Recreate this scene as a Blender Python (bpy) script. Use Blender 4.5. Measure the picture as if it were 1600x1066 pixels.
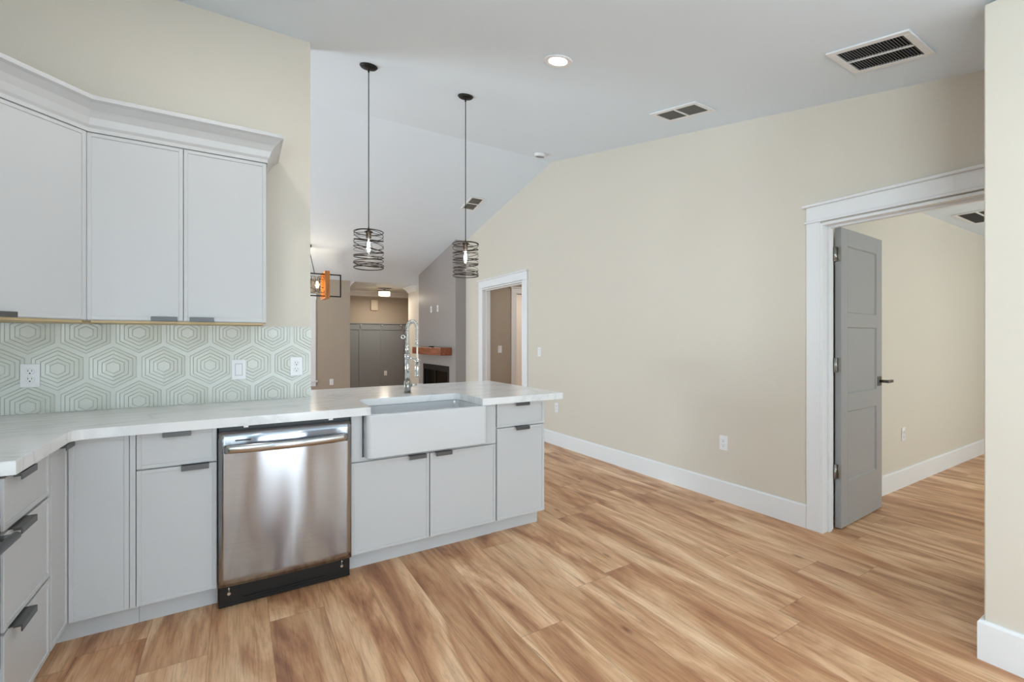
import bpy, bmesh, math, random
from mathutils import Vector, Matrix
PI = math.pi
random.seed(7)
C = bpy.context.scene
for o in list(bpy.data.objects):
    bpy.data.objects.remove(o)
COL = C.collection

# ---------------------------------------------------------------- camera
cam_d = bpy.data.cameras.new('camera')
cam = bpy.data.objects.new('camera', cam_d)
COL.objects.link(cam)
cam_d.sensor_width = 36
cam_d.lens = 36 * 706 / 1600
cam_d.shift_y = -0.00125
cam_d.clip_start = 0.02
YAW = math.atan(429 / 706)
cam.location = (0, 0, 1.28)
cam.rotation_euler = (PI / 2, 0, -YAW)
C.camera = cam

# ---------------------------------------------------------------- world and exposure
w = bpy.data.worlds.new('world')
C.world = w
w.use_nodes = True
bg = w.node_tree.nodes['Background']
bg.inputs[0].default_value = (0.86, 0.93, 1.0, 1)
bg.inputs[1].default_value = 2.5
C.view_settings.view_transform = 'Standard'
C.view_settings.look = 'None'
C.view_settings.gamma = 1
C.view_settings.use_curve_mapping = False
C.view_settings.exposure = 0.34


def area(name, loc, rot, sx, sy, power, col=(1, 1, 1)):
    d = bpy.data.lights.new(name, 'AREA')
    d.shape = 'RECTANGLE'
    d.size = sx
    d.size_y = sy
    d.energy = power
    d.color = col
    o = bpy.data.objects.new(name, d)
    o.location = loc
    o.rotation_euler = rot
    COL.objects.link(o)
    return o


DAY = (0.79, 0.905, 1.0)
# area lights just outside glazed openings; several unseen windows are added for fill
UP = PI / 2 + 0.72      # added upward tilt that throws the light onto the ceiling
area('daylight_back_door', (0.66, -3.0, 0.8), (UP, 0, 0), 0.9, 1.5, 70, DAY)
area('fill_back_window', (-0.80, -3.0, 1.2), (UP, 0, 0), 0.8, 0.9, 30, DAY)  # added fill at an unseen window behind the camera
area('fill_nook_window', (2.1, -3.0, 1.1), (UP, 0, 0), 1.0, 1.1, 60, DAY)  # second unseen window behind the camera, added to even out the light
area('fill_left_window', (-1.5, -1.75, 1.0), (UP, 0, -PI / 2), 1.7, 1.0, 245, DAY)  # strong added fill at an unseen left window, for ceiling and right wall
area('fill_living_side', (-3.9, 6.2, 0.9), (UP, 0, -PI / 2), 2.6, 1.8, 215, DAY)  # added fill from unseen glazing, brightens the living room ceiling
area('daylight_living_far', (0.75, 9.75, 1.25), (PI / 2, 0, PI), 0.9, 1.4, 12, DAY)
area('daylight_bedroom', (5.6, -1.95, 1.4), (PI / 2 + .2, 0, 0), 1.7, 1.4, 84, (.97, .97, .95))

# ---------------------------------------------------------------- materials


def lin(c):
    return tuple(((v / 255) / 12.92 if v / 255 <= 0.04045 else ((v / 255 + 0.055) / 1.055) ** 2.4) for v in c) + (1,)


def mat(name, rgb, rough=0.5, metal=0.0, noise=0.0, scale=8, bump=0.0, bscale=120, spec=0.5, coat=0.0):
    m = bpy.data.materials.new(name)
    m.use_nodes = True
    nt = m.node_tree
    b = nt.nodes['Principled BSDF']
    b.inputs['Roughness'].default_value = rough
    b.inputs['Metallic'].default_value = metal
    b.inputs['Specular IOR Level'].default_value = spec
    b.inputs['Coat Weight'].default_value = coat
    c = lin(rgb)
    tc = nt.nodes.new('ShaderNodeTexCoord')
    n = nt.nodes.new('ShaderNodeTexNoise')
    n.inputs['Scale'].default_value = scale
    n.inputs['Detail'].default_value = 3
    nt.links.new(tc.outputs['Object'], n.inputs['Vector'])
    mx = nt.nodes.new('ShaderNodeMix')
    mx.data_type = 'RGBA'
    k = 1 - noise
    mx.inputs[6].default_value = c
    mx.inputs[7].default_value = (c[0] * k, c[1] * k, c[2] * k, 1)
    nt.links.new(n.outputs['Fac'], mx.inputs[0])
    nt.links.new(mx.outputs[2], b.inputs['Base Color'])
    if bump > 0:
        n2 = nt.nodes.new('ShaderNodeTexNoise')
        n2.inputs['Scale'].default_value = bscale
        nt.links.new(tc.outputs['Object'], n2.inputs['Vector'])
        bp = nt.nodes.new('ShaderNodeBump')
        bp.inputs['Strength'].default_value = bump
        bp.inputs['Distance'].default_value = 0.002
        nt.links.new(n2.outputs['Fac'], bp.inputs['Height'])
        nt.links.new(bp.outputs[0], b.inputs['Normal'])
    return m


def emit(name, rgb, s):
    m = bpy.data.materials.new(name)
    m.use_nodes = True
    b = m.node_tree.nodes['Principled BSDF']
    b.inputs['Base Color'].default_value = lin(rgb)
    b.inputs['Emission Color'].default_value = lin(rgb)
    b.inputs['Emission Strength'].default_value = s
    return m


def clear(name, tint=(235, 240, 240), gloss=0.12):
    m = bpy.data.materials.new(name)
    m.use_nodes = True
    nt = m.node_tree
    out = nt.nodes['Material Output']
    t = nt.nodes.new('ShaderNodeBsdfTransparent')
    t.inputs[0].default_value = lin(tint)
    g = nt.nodes.new('ShaderNodeBsdfGlossy')
    g.inputs['Roughness'].default_value = 0.03
    mx = nt.nodes.new('ShaderNodeMixShader')
    mx.inputs[0].default_value = gloss
    nt.links.new(t.outputs[0], mx.inputs[1])
    nt.links.new(g.outputs[0], mx.inputs[2])
    nt.links.new(mx.outputs[0], out.inputs[0])
    return m


MT = {}
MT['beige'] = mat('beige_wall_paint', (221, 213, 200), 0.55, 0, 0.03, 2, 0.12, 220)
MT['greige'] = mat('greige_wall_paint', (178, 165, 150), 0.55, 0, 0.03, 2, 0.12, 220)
MT['ceil'] = mat('ceiling_paint', (232, 243, 254), 0.7, 0, 0.02, 2, 0.15, 260)
MT['breast'] = mat('grey_chimney_paint', (160, 153, 150), 0.35, 0, 0.03, 2, 0.1, 200)
MT['wains'] = mat('grey_panel_paint', (140, 145, 150), 0.4, 0, 0.03, 3)
MT['trim'] = mat('white_trim_paint', (238, 239, 241), 0.35, 0, 0.01, 4)
MT['cab'] = mat('white_cabinet_lacquer', (202, 202, 203), 0.34, 0, 0.01, 4)
MT['door'] = mat('grey_door_paint', (165, 165, 165), 0.38, 0, 0.03, 3)
MT['pull'] = mat('gunmetal_pull', (98, 98, 99), 0.38, 0.55, 0.05, 40)
MT['black'] = mat('black_plastic', (16, 16, 17), 0.35, 0, 0.1, 30)
MT['iron'] = mat('black_iron', (26, 24, 23), 0.5, 0.4, 0.1, 30)
MT['bronze'] = mat('dark_bronze_wire', (52, 44, 38), 0.4, 0.6, 0.15, 60)
MT['hole'] = mat('duct_shadow_black', (9, 9, 9), 0.9)
MT['slat'] = mat('vent_slat_grey', (150, 152, 154), 0.5)
MT['duct'] = mat('dim_duct_grey', (112, 114, 114), 0.9)
MT['chrome'] = mat('chrome', (215, 215, 213), 0.12, 1.0, 0.03, 40)
MT['nickel'] = mat('satin_nickel', (170, 168, 163), 0.28, 1.0, 0.05, 60)
MT['dnickel'] = mat('dark_nickel', (98, 95, 90), 0.3, 0.9, 0.05, 60)
MT['plate'] = mat('white_plate_plastic', (240, 240, 242), 0.3)
MT['fireclay'] = mat('white_fireclay', (212, 214, 217), 0.12, 0, 0.01, 3, coat=0.5)
MT['birch'] = mat('birch_underside', (222, 196, 150), 0.6, 0, 0.12, 30)
MT['bone'] = mat('ivory_chime_plastic', (214, 200, 180), 0.5)
MT['glass'] = clear('clear_glass')
MT['lens'] = emit('downlight_lens', (255, 252, 246), 14)
MT['bulb'] = emit('warm_bulb_filament', (255, 214, 150), 12)
MT['bulbw'] = emit('white_bulb_core', (255, 243, 222), 9)
MT['drum'] = emit('glowing_drum_glass', (255, 226, 170), 6.0)
MT['ovenglass'] = mat('oven_glass', (120, 128, 132), 0.12, 0.2)
MT['soot'] = mat('firebox_interior', (110, 106, 102), 0.8, 0, 0.3, 20)
MT['smoke'] = clear('smoked_fire_glass', (150, 150, 150), 0.10)


def wood(name, a, b, c, axis=0, sc=5, rough=0.45):
    m = bpy.data.materials.new(name)
    m.use_nodes = True
    nt = m.node_tree
    bs = nt.nodes['Principled BSDF']
    tc = nt.nodes.new('ShaderNodeTexCoord')
    mp = nt.nodes.new('ShaderNodeMapping')
    s = [sc * 8] * 3
    s[axis] = sc * 0.6
    mp.inputs['Scale'].default_value = s
    n = nt.nodes.new('ShaderNodeTexNoise')
    n.inputs['Scale'].default_value = 1
    n.inputs['Detail'].default_value = 6
    n.inputs['Distortion'].default_value = 0.8
    cr = nt.nodes.new('ShaderNodeValToRGB')
    e = cr.color_ramp.elements
    e[0].position, e[0].color = 0.3, lin(a)
    e[1].position, e[1].color = 0.72, lin(c)
    x = e.new(0.5)
    x.color = lin(b)
    nt.links.new(tc.outputs['Object'], mp.inputs[0])
    nt.links.new(mp.outputs[0], n.inputs[0])
    nt.links.new(n.outputs[0], cr.inputs[0])
    nt.links.new(cr.outputs[0], bs.inputs['Base Color'])
    bs.inputs['Roughness'].default_value = rough
    return m


MT['mantel'] = wood('mantel_cedar', (96, 46, 24), (140, 76, 44), (168, 100, 66), 1)
MT['honey'] = wood('honey_oak', (150, 84, 32), (190, 118, 52), (214, 146, 76), 2)


def floor_mat():
    m = bpy.data.materials.new('oak_plank_floor')
    m.use_nodes = True
    nt = m.node_tree
    N = nt.nodes
    L = nt.links
    bs = N['Principled BSDF']

    def mth(op, a, b=None, c=None):
        n = N.new('ShaderNodeMath')
        n.operation = op
        for i, v in enumerate((a, b, c)):
            if v is None:
                continue
            if isinstance(v, (int, float)):
                n.inputs[i].default_value = v
            else:
                L.new(v, n.inputs[i])
        return n.outputs[0]

    def comb(x, y, z=0.0):
        n = N.new('ShaderNodeCombineXYZ')
        for i, v in enumerate((x, y, z)):
            if isinstance(v, (int, float)):
                n.inputs[i].default_value = v
            else:
                L.new(v, n.inputs[i])
        return n.outputs[0]

    def noise(vec, sc, det=4, rough=0.5, dist=0.0):
        n = N.new('ShaderNodeTexNoise')
        n.inputs['Scale'].default_value = sc
        n.inputs['Detail'].default_value = det
        n.inputs['Roughness'].default_value = rough
        n.inputs['Distortion'].default_value = dist
        L.new(vec, n.inputs['Vector'])
        return n.outputs['Fac']

    def ramp(fac, stops):
        n = N.new('ShaderNodeValToRGB')
        e = n.color_ramp.elements
        e[0].position, e[0].color = stops[0][0], stops[0][1]
        e[1].position, e[1].color = stops[-1][0], stops[-1][1]
        for p, c in stops[1:-1]:
            q = e.new(p)
            q.color = c
        L.new(fac, n.inputs[0])
        return n.outputs[0]

    def mixc(f, a, b, mode='MIX'):
        n = N.new('ShaderNodeMix')
        n.data_type = 'RGBA'
        n.blend_type = mode
        for i, v in ((0, f), (6, a), (7, b)):
            if isinstance(v, (int, float, tuple)):
                n.inputs[i].default_value = v
            else:
                L.new(v, n.inputs[i])
        return n.outputs[2]

    tc = N.new('ShaderNodeTexCoord')
    sp = N.new('ShaderNodeSeparateXYZ')
    L.new(tc.outputs['Object'], sp.inputs[0])
    X, Y = sp.outputs[0], sp.outputs[1]
    W, LEN = 0.2285, 1.52
    u = mth('DIVIDE', mth('ADD', X, 20 * W - 0.583), W)
    row = mth('FLOOR', u)
    fu = mth('FRACT', u)
    wr = N.new('ShaderNodeTexWhiteNoise')
    wr.noise_dimensions = '1D'
    L.new(mth('ADD', row, 0.37), wr.inputs['W'])
    v = mth('ADD', mth('DIVIDE', Y, LEN), mth('MULTIPLY', wr.outputs['Value'], 7.3))
    colm = mth('FLOOR', v)
    fv = mth('FRACT', v)
    wn = N.new('ShaderNodeTexWhiteNoise')
    wn.noise_dimensions = '2D'
    L.new(comb(row, colm), wn.inputs['Vector'])
    rnd = wn.outputs['Value']
    sc = N.new('ShaderNodeSeparateColor')
    L.new(wn.outputs['Color'], sc.inputs[0])
    r2, r3 = sc.outputs[1], sc.outputs[2]
    # broad cathedral bands running along the plank
    off = mth('MULTIPLY', rnd, 37.0)
    band = noise(comb(mth('ADD', mth('MULTIPLY', X, 5.2), off), mth('MULTIPLY', Y, 0.9), r2), 1.0, 6, 0.58, 1.4)
    base = ramp(band, [(0.30, lin((156, 106, 74))), (0.43, lin((197, 147, 108))), (0.53, lin((218, 174, 134))), (0.66, lin((240, 206, 168)))])
    # fine grain
    g = noise(comb(mth('ADD', mth('MULTIPLY', X, 85), off), mth('MULTIPLY', Y, 4.0), r3), 1.0, 5, 0.7, 0.9)
    base = mixc(1.0, base, ramp(g, [(0.30, (0.66, 0.62, 0.58, 1)), (0.52, (1, 1, 1, 1)), (0.8, (1.0, 1.0, 1.0, 1))]), 'MULTIPLY')
    # darker mineral streaks
    st = noise(comb(mth('ADD', mth('MULTIPLY', X, 19), mth('MULTIPLY', off, 1.7)), mth('MULTIPLY', Y, 1.7), r2), 1.0, 3, 0.5, 1.2)
    base = mixc(ramp(st, [(0.58, (0, 0, 0, 1)), (0.74, (0.55, 0.55, 0.55, 1))]), base, lin((140, 92, 60)))
    # knots
    vo = N.new('ShaderNodeTexVoronoi')
    vo.inputs['Scale'].default_value = 1.0
    L.new(comb(mth('ADD', mth('MULTIPLY', X, 5.0), off), mth('MULTIPLY', Y, 1.9)), vo.inputs['Vector'])
    base = mixc(ramp(vo.outputs['Distance'], [(0.02, (0.85, 0.85, 0.85, 1)), (0.09, (0, 0, 0, 1))]), base, lin((118, 74, 48)))
    # per plank tone
    tone = ramp(rnd, [(0.0, (0.74, 0.65, 0.57, 1)), (0.35, (0.93, 0.90, 0.86, 1)), (0.7, (1.0, 1.0, 1.0, 1)), (1.0, (0.84, 0.74, 0.65, 1))])
    base = mixc(1.0, base, tone, 'MULTIPLY')
    # seams
    eu = mth('MULTIPLY', mth('MINIMUM', fu, mth('SUBTRACT', 1.0, fu)), W)
    ev = mth('MULTIPLY', mth('MINIMUM', fv, mth('SUBTRACT', 1.0, fv)), LEN)
    ed = mth('MINIMUM', eu, ev)
    seam = mth('LESS_THAN', ed, 0.0014)
    base = mixc(mth('MULTIPLY', seam, 0.45), base, lin((110, 74, 50)))
    hs = N.new('ShaderNodeHueSaturation')
    hs.inputs['Saturation'].default_value = 0.98
    hs.inputs['Value'].default_value = 1.14
    L.new(base, hs.inputs['Color'])
    L.new(hs.outputs[0], bs.inputs['Base Color'])
    bs.inputs['Roughness'].default_value = 0.42
    bs.inputs['Specular IOR Level'].default_value = 0.4
    bp = N.new('ShaderNodeBump')
    bp.inputs['Strength'].default_value = 0.12
    bp.inputs['Distance'].default_value = 0.001
    L.new(g, bp.inputs['Height'])
    L.new(bp.outputs[0], bs.inputs['Normal'])
    return m


MT['floor'] = floor_mat()


def marble():
    m = bpy.data.materials.new('white_veined_quartz')
    m.use_nodes = True
    nt = m.node_tree
    N, L = nt.nodes, nt.links
    bs = N['Principled BSDF']
    tc = N.new('ShaderNodeTexCoord')
    mp = N.new('ShaderNodeMapping')
    mp.inputs['Rotation'].default_value = (0, 0, 0.5)
    mp.inputs['Scale'].default_value = (0.9, 2.2, 1)
    L.new(tc.outputs['Object'], mp.inputs[0])
    n = N.new('ShaderNodeTexNoise')
    n.inputs['Scale'].default_value = 1.3
    n.inputs['Detail'].default_value = 6
    n.inputs['Distortion'].default_value = 1.2
    L.new(mp.outputs[0], n.inputs[0])
    a = N.new('ShaderNodeMath')
    a.operation = 'SUBTRACT'
    L.new(n.outputs[0], a.inputs[0])
    a.inputs[1].default_value = 0.5
    b = N.new('ShaderNodeMath')
    b.operation = 'ABSOLUTE'
    L.new(a.outputs[0], b.inputs[0])
    cr = N.new('ShaderNodeValToRGB')
    e = cr.color_ramp.elements
    e[0].position, e[0].color = 0.0, lin((217, 219, 221))
    e[1].position, e[1].color = 0.05, lin((236, 236, 237))
    x = e.new(0.012)
    x.color = lin((229, 230, 231))
    L.new(b.outputs[0], cr.inputs[0])
    L.new(cr.outputs[0], bs.inputs['Base Color'])
    bs.inputs['Roughness'].default_value = 0.14
    return m


MT['marble'] = marble()


def steel():
    m = bpy.data.materials.new('brushed_stainless_steel')
    m.use_nodes = True
    nt = m.node_tree
    N, L = nt.nodes, nt.links
    bs = N['Principled BSDF']
    bs.inputs['Metallic'].default_value = 1
    bs.inputs['Roughness'].default_value = 0.15
    bs.inputs['Anisotropic'].default_value = 0.92
    bs.inputs['Anisotropic Rotation'].default_value = 0.25
    tg = N.new('ShaderNodeTangent')
    tg.direction_type = 'RADIAL'
    tg.axis = 'Z'
    L.new(tg.outputs[0], bs.inputs['Tangent'])
    tc = N.new('ShaderNodeTexCoord')
    mp = N.new('ShaderNodeMapping')
    mp.inputs['Scale'].default_value = (4, 4, 500)
    n = N.new('ShaderNodeTexNoise')
    n.inputs['Scale'].default_value = 1
    n.inputs['Detail'].default_value = 3
    L.new(tc.outputs['Object'], mp.inputs[0])
    L.new(mp.outputs[0], n.inputs[0])
    cr = N.new('ShaderNodeValToRGB')
    cr.color_ramp.elements[0].color = lin((162, 166, 172))
    cr.color_ramp.elements[1].color = lin((186, 190, 196))
    L.new(n.outputs[0], cr.inputs[0])
    L.new(cr.outputs[0], bs.inputs['Base Color'])
    # the thin door skin is faintly wavy
    mp2 = N.new('ShaderNodeMapping')
    mp2.inputs['Scale'].default_value = (5.5, 1, 1.8)
    n2 = N.new('ShaderNodeTexNoise')
    n2.inputs['Scale'].default_value = 1
    n2.inputs['Detail'].default_value = 0
    L.new(tc.outputs['Object'], mp2.inputs[0])
    L.new(mp2.outputs[0], n2.inputs[0])
    bp = N.new('ShaderNodeBump')
    bp.inputs['Strength'].default_value = 1.0
    bp.inputs['Distance'].default_value = 0.012
    L.new(n2.outputs[0], bp.inputs['Height'])
    L.new(bp.outputs[0], bs.inputs['Normal'])
    return m


MT['steel'] = steel()
MT['steelbar'] = mat('stainless_bar', (190, 190, 190), 0.18, 1.0, 0.05, 30)
MT['tile'] = mat('sage_white_tile', (226, 228, 221), 0.3, 0, 0.05, 14)
MT['groove'] = mat('tile_groove_shade', (190, 194, 186), 0.45, 0, 0.15, 14)  # darker tone paints in the groove shade that flat light leaves out
MT['cream'] = mat('cream_interior', (240, 236, 226), 0.5)

# ---------------------------------------------------------------- mesh helpers


def add_box(bm, x0, x1, y0, y1, z0, z1, b=0.0, mi=0, seg=1):
    t = bmesh.new()
    bmesh.ops.create_cube(t, size=1)
    for v in t.verts:
        v.co = Vector(((x0 + x1) / 2 + v.co.x * (x1 - x0), (y0 + y1) / 2 + v.co.y * (y1 - y0), (z0 + z1) / 2 + v.co.z * (z1 - z0)))
    if b > 0:
        bmesh.ops.bevel(t, geom=t.edges[:], offset=b, segments=seg, affect='EDGES', profile=0.5)
    _merge(bm, t, mi)


def _merge(bm, t, mi=0, mtx=None):
    vm = {}
    for v in t.verts:
        vm[v] = bm.verts.new(mtx @ v.co if mtx else v.co)
    for f in t.faces:
        try:
            nf = bm.faces.new([vm[v] for v in f.verts])
            nf.material_index = mi if mi is not None else f.material_index
            nf.smooth = f.smooth
        except ValueError:
            pass
    t.free()


def add_cyl(bm, p0, p1, r, r2=None, seg=20, mi=0, smooth=True):
    p0, p1 = Vector(p0), Vector(p1)
    d = p1 - p0
    t = bmesh.new()
    bmesh.ops.create_cone(t, cap_ends=True, segments=seg, radius1=r, radius2=r if r2 is None else r2, depth=d.length)
    q = d.to_track_quat('Z', 'Y').to_matrix().to_4x4()
    q.translation = (p0 + p1) / 2
    for f in t.faces:
        f.smooth = smooth and len(f.verts) == 4
    _merge(bm, t, mi, q)


def add_tube(bm, pts, r, seg=8, mi=0, closed=False):
    pts = [Vector(p) for p in pts]
    n = len(pts)
    rings = []
    prev = None
    for i, p in enumerate(pts):
        if closed:
            d = pts[(i + 1) % n] - pts[i - 1]
        else:
            d = pts[min(i + 1, n - 1)] - pts[max(i - 1, 0)]
        d.normalize()
        if prev is None:
            a = Vector((0, 0, 1)) if abs(d.z) < 0.9 else Vector((1, 0, 0))
            a = (a - d * a.dot(d)).normalized()
        else:
            a = (prev - d * prev.dot(d)).normalized()
        prev = a
        bb = d.cross(a)
        rings.append([bm.verts.new(p + (a * math.cos(2 * PI * k / seg) + bb * math.sin(2 * PI * k / seg)) * r) for k in range(seg)])
    m = n if closed else n - 1
    for i in range(m):
        A, B = rings[i], rings[(i + 1) % n]
        for k in range(seg):
            f = bm.faces.new([A[k], A[(k + 1) % seg], B[(k + 1) % seg], B[k]])
            f.smooth = True
            f.material_index = mi
    if not closed:
        for R_ in (rings[0][::-1], rings[-1]):
            f = bm.faces.new(R_)
            f.material_index = mi


def add_lathe(bm, prof, c=(0, 0, 0), seg=32, mi=0, axis='Z'):
    c = Vector(c)
    rings = []
    for r, z in prof:
        ring = []
        for k in range(seg):
            a = 2 * PI * k / seg
            if axis == 'Z':
                p = Vector((r * math.cos(a), r * math.sin(a), z))
            elif axis == 'Y':
                p = Vector((r * math.cos(a), z, r * math.sin(a)))
            else:
                p = Vector((z, r * math.cos(a), r * math.sin(a)))
            ring.append(bm.verts.new(c + p))
        rings.append(ring)
    for A, B in zip(rings, rings[1:]):
        for k in range(seg):
            f = bm.faces.new([A[k], A[(k + 1) % seg], B[(k + 1) % seg], B[k]])
            f.smooth = True
            f.material_index = mi
    for R_ in (rings[0][::-1], rings[-1]):
        try:
            bm.faces.new(R_).material_index = mi
        except ValueError:
            pass


def add_prism(bm, poly, a0, a1, axis='Z', mi=0):
    """poly of 2D points; axis is the extrusion axis; X: (y,z)  Y: (x,z)  Z: (x,y)"""
    def P(p, a):
        return {'X': (a, p[0], p[1]), 'Y': (p[0], a, p[1]), 'Z': (p[0], p[1], a)}[axis]
    A = [bm.verts.new(P(p, a0)) for p in poly]
    B = [bm.verts.new(P(p, a1)) for p in poly]
    n = len(poly)
    for f in (A[::-1], B):
        bm.faces.new(f).material_index = mi
    for k in range(n):
        bm.faces.new([A[k], A[(k + 1) % n], B[(k + 1) % n], B[k]]).material_index = mi


def add_sweep(bm, path, prof, side=1, mi=0):
    """profile (d, z) swept along a 2D path with mitred corners; d goes to the right of travel when side=1"""
    n = len(path)
    rings = []
    for i in range(n):
        p = Vector(path[i])
        ds = []
        if i > 0:
            ds.append((p - Vector(path[i - 1])).normalized())
        if i < n - 1:
            ds.append((Vector(path[i + 1]) - p).normalized())
        ns = [Vector((d.y, -d.x)) * side for d in ds]
        if len(ns) == 2:
            m = (ns[0] + ns[1]).normalized()
            m = m / max(0.2, m.dot(ns[0]))
        else:
            m = ns[0]
        rings.append([bm.verts.new((p.x + m.x * d, p.y + m.y * d, z)) for d, z in prof])
    k = len(prof)
    for A, B in zip(rings, rings[1:]):
        for j in range(k):
            bm.faces.new([A[j], A[(j + 1) % k], B[(j + 1) % k], B[j]]).material_index = mi
    bm.faces.new(rings[0][::-1]).material_index = mi
    bm.faces.new(rings[-1]).material_index = mi


def obj(name, bm, m, parent=None, loc=None, rot=None):
    bmesh.ops.remove_doubles(bm, verts=bm.verts[:], dist=1e-6)
    bmesh.ops.recalc_face_normals(bm, faces=bm.faces[:])
    me = bpy.data.meshes.new(name)
    bm.to_mesh(me)
    bm.free()
    for k in (m if isinstance(m, (list, tuple)) else [m]):
        me.materials.append(MT[k])
    o = bpy.data.objects.new(name, me)
    COL.objects.link(o)
    if parent:
        o.parent = parent
    if loc:
        o.location = loc
    if rot:
        o.rotation_euler = rot
    return o


def thing(name, label, cat, loc=(0, 0, 0), rotz=0, group=None, rot=None):
    o = bpy.data.objects.new(name, None)
    COL.objects.link(o)
    o.empty_display_size = 0.05
    o.location = loc
    o.rotation_euler = rot if rot else (0, 0, rotz)
    o['label'] = label
    o['category'] = cat
    if group:
        o['group'] = group
    return o


def tag(o, label, cat, group=None, kind=None):
    o['label'] = label
    o['category'] = cat
    if group:
        o['group'] = group
    if kind:
        o['kind'] = kind
    return o


def struct(name, bm, m, label=None, parent=None):
    o = obj(name, bm, m, parent)
    if not parent:
        o['kind'] = 'structure'
        o['category'] = name.split('_')[0]
    if label:
        o['label'] = label
    return o


def dup(root, loc, label, rot=None):
    r = root.copy()
    COL.objects.link(r)
    r.location = loc
    if rot:
        r.rotation_euler = rot
    r['label'] = label
    for ch in list(root.children):
        c = ch.copy()
        COL.objects.link(c)
        c.parent = r
        for g in ch.children:
            d = g.copy()
            COL.objects.link(d)
            d.parent = c
    return r


def B():
    return bmesh.new()


def boxobj(name, dims, m, parent=None, b=0.0, seg=1):
    bm = B()
    add_box(bm, *dims, b=b, seg=seg)
    return obj(name, bm, m, parent)


# ---------------------------------------------------------------- room shell
XR, YK, YF = 3.31, 3.15, 9.35      # right wall, kitchen wall, far living wall
RY, RZ, SL = 4.5, 3.47, 0.21       # ridge
EV = 2.45


def cz(y):
    if y < RY:
        return max(EV, RZ - SL * (RY - y))
    return max(EV, RZ - SL * (y - RY))


YN = RY - (RZ - EV) / SL            # where the near slope meets the flat part
YE = RY + (RZ - EV) / SL
BACK = -2.7
LIV = -3.6

bm = B()
add_box(bm, -3.8, 8.0, -3.2, 11.6, -0.08, 0.0)
struct('floor', bm, 'floor', 'honey oak plank floor running under the whole kitchen and hall')

bm = B()
pts = [(-2.8, EV), (YN, EV), (RY, RZ), (YE, EV), (11.4, EV)]
poly = pts + [(y, z + 0.12) for y, z in reversed(pts)]
add_prism(bm, poly, -3.75, XR, 'X')
add_prism(bm, poly[:0] or [(9.9, EV), (11.4, EV), (11.4, EV + .12), (9.9, EV + .12)], XR + 0.001, 5.0, 'X')
struct('ceiling', bm, 'ceil', 'pale grey-white vaulted ceiling')


def wallx(bm, x0, x1, ys):
    """wall lying along y; ys = [(y0, y1, zbottom)]"""
    for y0, y1, zb in ys:
        cuts = sorted([y0] + [c for c in (YN, RY, YE) if y0 < c < y1] + [y1])
        poly = [(c, cz(c)) for c in cuts]
        poly = [(y0, zb)] + poly + [(y1, zb)]
        add_prism(bm, poly, x0, x1, 'X')


D1 = (0.70, 1.497, 2.05)            # bedroom doorway  y0,y1,ztop
D2 = (5.15, 6.34, 2.08)            # hall doorway
bm = B()
wallx(bm, XR, XR + 0.12, [(BACK, D1[0], 0), (D1[0], D1[1], D1[2]), (D1[1], D2[0], 0), (D2[0], D2[1], D2[2]), (D2[1], 9.976, 0)])
struct('wall_right', bm, 'beige', 'long beige wall with white baseboard')

bm = B()
add_box(bm, 2.555, XR - 0.001, BACK, 0.565, 0, 2.62, b=0.004)
poly = [(BACK, 2.62), (0.565, 2.62), (0.565, cz(0.565)), (YN, EV + .17), (BACK, EV + .17)]
struct('wall_near_right', bm, 'beige', 'cream wall end close by at the right edge')

bm = B()
add_box(bm, -1.22, 0.40, YK, YK + 0.12, 0, cz(YK))
bm2 = bm
add_prism(bm, [(YK, cz(YK)), (YK + .12, cz(YK)), (YK + .12, cz(YK + .12))], -1.22, 0.40, 'X')
struct('wall_kitchen', bm, 'beige', 'beige wall behind the white upper cabinets')

bm = B()
wallx(bm, -1.33, -1.21, [(BACK, -2.65, 0), (-2.65, -.8, 2.15), (-.8, YK + 0.12, 0)])
add_box(bm, -1.33, -1.21, -2.65, -.8, 0, .95)
struct('wall_left', bm, 'beige')
bm = B()
for d in ((-2.65, -2.60, .95, 2.15), (-1.755, -1.695, .95, 2.15), (-.85, -.8, .95, 2.15), (-2.60, -.85, .95, 1.0), (-2.60, -.85, 2.1, 2.15)):
    add_box(bm, -1.30, -1.24, d[0], d[1], d[2], d[3])
wd = struct('window_7', bm, 'trim')  # unseen window added to let fill reach ceiling and right wall
bm = B()
add_box(bm, -1.275, -1.27, -2.60, -.85, 1.0, 2.1)
obj('pane', bm, 'glass', wd)

# wall behind the camera with a glazed door and two windows added for light
bm = B()
holes = [(-1.15, -0.48, 0.9, 2.0), (0.35, 0.97, 0.05, 2.1), (1.75, 2.5, 0.6, 2.15)]
xs = -1.33
for a, b_, z0, z1 in holes:
    add_box(bm, xs, a, BACK - 0.12, BACK, 0, EV)
    add_box(bm, a, b_, BACK - 0.12, BACK, 0, z0)
    add_box(bm, a, b_, BACK - 0.12, BACK, z1, EV)
    xs = b_
add_box(bm, xs, XR + 0.12, BACK - 0.12, BACK, 0, EV)
struct('wall_back', bm, 'wains')
for i, (a, b_, z0, z1) in enumerate(holes):
    bm = B()
    for d in ((a, a + .05, z0, z1), (b_ - .05, b_, z0, z1), (a + .05, b_ - .05, z0, z0 + .05), (a + .05, b_ - .05, z1 - .05, z1)):
        add_box(bm, d[0], d[1], BACK - 0.09, BACK - 0.03, d[2], d[3])
    wd = struct(f'window_{i+2}', bm, 'trim')
    bm = B()
    add_box(bm, a + .05, b_ - .05, BACK - 0.065, BACK - 0.06, z0 + .05, z1 - .05)
    obj('pane', bm, 'glass', wd)

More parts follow.
